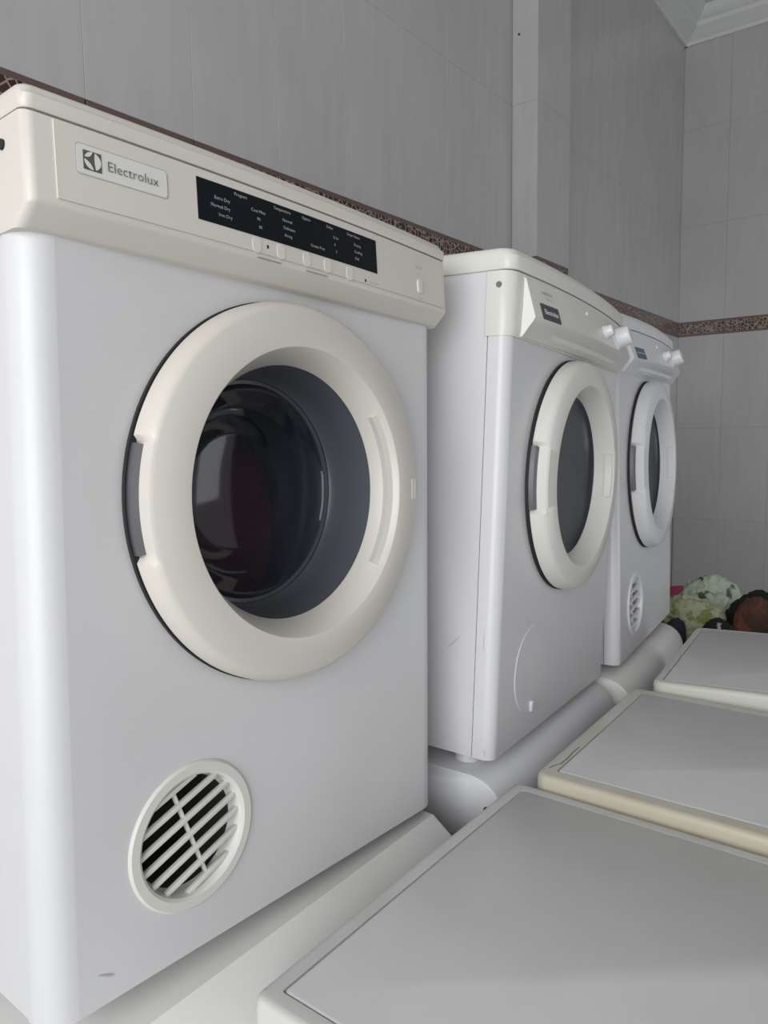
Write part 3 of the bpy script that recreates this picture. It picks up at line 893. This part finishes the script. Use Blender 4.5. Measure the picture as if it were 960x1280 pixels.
H2C, H2S, H2T = 0.660, 0.757, 0.790
t2, f2, tl2, c2 = place(2, 'middle tumble dryer with white dial, dark door insert and closed vent cover', (0.6889, -0.0624, 0.0175), (4.37, 2.2, 1.46), H2C, H2S, H2T, (0.295, 0.445), (0.156, 0.114), -0.014)
t3, f3, tl3, c3 = place(3, 'farthest tumble dryer, white, with a ribbed vent, next to the laundry pile', (1.3220, -0.0368, 0.0026), (5.8, 0.0, -1.27), H2C, H2S, H2T, (0.290, 0.444), (0.158, 0.113), -0.016)
for t, f, tl_, kind in ((t2, f2, tl2, 2), (t3, f3, tl3, 3)):
    on_face(t, f, tl_, lambda bm: rrect(bm, 0.064, 0.026, 0.002, 0.002), 'badge_plate', MAT['badge_dark'] if kind == 2 else MAT['badge_blue'], 0.090, 0.703, 0.0012)
    if kind == 2:
        face_text(t, f, tl_, 'Electrolux', 0.0115, MAT['print_white'], 0.090, 0.703, 0.0018, 'CENTER', 1.05, 0.0002)
        face_text(t, f, tl_, 'tumble dry', 0.0085, MAT['print_mid'], 0.094, 0.735, 0.0012, 'CENTER')
        face_text(t, f, tl_, 'electronic', 0.0055, MAT['print_mid'], 0.097, 0.7265, 0.0012, 'CENTER')
    else:
        face_strip(t, f, 0.064, 0.116, 0.702, 0.705, 'badge_stripe', MAT['print_light'], 0.002, 0.0005, 4)
    on_face(t, f, tl_, lambda bm: lathe(bm, [(0, 0.001), (0.0035, 0.001), (0.0035, -0.0015), (0, -0.002)], 0, 0, 12), 'indicator', MAT['print_white'], 0.27, 0.733, 0.0)
    kx = 0.0 if kind == 2 else -0.035
    knob(t, f, tl_, 0.365 + kx, 0.714, 0.012, 0.016, 'button', MAT['white_plastic'])
    knob(t, f, tl_, 0.445 + kx, 0.712, 0.021, 0.030, 'dial', MAT['white_plastic'])

# scuff marks on the sheet metal
def scuff(parent, pts, w, plane):
    bm = bmesh.new()
    a = []; b = []
    for k, (u, v) in enumerate(pts):
        h = w * (0.35 if k in (0, len(pts) - 1) else 1.0) / 2
        if plane == 'side':
            a.append(bm.verts.new((-0.0006, u - h, v - h))); b.append(bm.verts.new((-0.0006, u + h, v + h)))
        else:
            a.append(bm.verts.new((u - h, -0.0006, v - h))); b.append(bm.verts.new((u + h, -0.0006, v + h)))
    for k in range(len(pts) - 1):
        bm.faces.new((a[k], a[k + 1], b[k + 1], b[k]))
    mesh_from('scuff', bm, MAT['print_light'], parent, 0)
scuff(t2, [(0.085, 0.170), (0.075, 0.178), (0.062, 0.192)], 0.0012, 'side')
scuff(t2, [(0.020, 0.175), (0.021, 0.19), (0.020, 0.205)], 0.0010, 'side')
scuff(t2, [(0.115, 0.197), (0.125, 0.201), (0.14, 0.199)], 0.0012, 'front')
scuff(t2, [(0.012, 0.008), (0.0125, 0.018)], 0.0025, 'side')
scuff(t1, [(0.05, 0.032), (0.06, 0.027), (0.066, 0.024)], 0.0018, 'front')

# ------------------------------------------------------------------ laundry in the far corner
tb = thing('laundry_table', 'low white table carrying the laundry pile behind the farthest front-row machine', 'table', (1.95, -0.42, 0))
TZ = ZO - 0.14
mesh_from('tabletop', box(bmesh.new(), 0, 0.75, 0, 0.75, TZ - 0.03, TZ, 0.004), MAT['white_plastic'], tb, 35)
for fx in (0.03, 0.68):
    for fy_ in (0.03, 0.68):
        mesh_from('leg', box(bmesh.new(), fx, fx + 0.04, fy_, fy_ + 0.04, 0, TZ - 0.03, 0.003), MAT['metal'], tb, 35)
G = 'laundry heaped in the far corner'
MAT['floral'] = print_mat('pale_green_floral', (0.40, 0.46, 0.36), (0.50, 0.55, 0.46), 14, 0.45, 0.6, (0.07, 0.10, 0.07))
MAT['leafy'] = print_mat('yellow_green_print', (0.38, 0.40, 0.27), (0.21, 0.25, 0.08), 30, 0.50, 0.60)
MAT['pink'] = plain('pink_cloth', (0.42, 0.06, 0.13), 0.9)
MAT['navy'] = print_mat('navy_print', (0.02, 0.022, 0.035), (0.25, 0.27, 0.33), 26, 0.62, 0.66)
MAT['blackw'] = print_mat('black_white_print', (0.012, 0.008, 0.010), (0.40, 0.38, 0.40), 34, 0.58, 0.62)
MAT['rust'] = print_mat('reddish_brown_cloth', (0.06, 0.028, 0.016), (0.17, 0.05, 0.035), 16, 0.42, 0.58)
MAT['black'] = plain('black_cloth', (0.008, 0.008, 0.010), 0.9)
MAT['mint'] = plain('mint_cloth', (0.34, 0.40, 0.31), 0.9)
def C(x, y, z): return (x, y, z + ZO)
for (nm, lab, cat, c, rr, seed, mt, am) in (
    ('garment', 'dark navy garment squeezed beside the farthest washing machine', 'garment', (1.985, 0.03, -0.085), (0.036, 0.030, 0.050), 8, 'navy', 0.16),
    ('cloth', 'yellow-green leaf-print cloth at the left of the laundry pile', 'cloth', (2.100, 0.015, -0.072), (0.060, 0.098, 0.080), 5, 'leafy', 0.24),
    ('garment', 'black and white garment tucked under the floral blanket', 'garment', (2.000, -0.090, -0.080), (0.045, 0.046, 0.056), 9, 'blackw', 0.14),
    ('garment', 'reddish-brown garment at the right end of the laundry pile', 'garment', (2.070, -0.182, -0.055), (0.046, 0.062, 0.085), 11, 'rust', 0.2),
    ('cloth', 'small mint green cloth beside the reddish-brown garment', 'cloth', (1.975, -0.268, -0.050), (0.024, 0.034, 0.082), 13, 'mint', 0.08),
    ('blanket', 'pale green floral blanket bundled on top of the laundry pile', 'blanket', (2.265, -0.005, -0.045), (0.090, 0.088, 0.090), 4, 'floral', 0.24),
    ('cloth', 'black cloth folded over the reddish-brown garment', 'cloth', (2.192, -0.165, -0.060), (0.056, 0.085, 0.088), 12, 'black', 0.2),
    ('cloth', 'pink cloth peeking out behind the leaf-print laundry', 'cloth', (2.400, 0.145, -0.082), (0.070, 0.075, 0.060), 6, 'pink', 0.12)):
    cloth_blob(nm, lab, cat, C(*c), rr, seed, MAT[mt], am, 2.3, group=G, flat=TZ + 0.001)
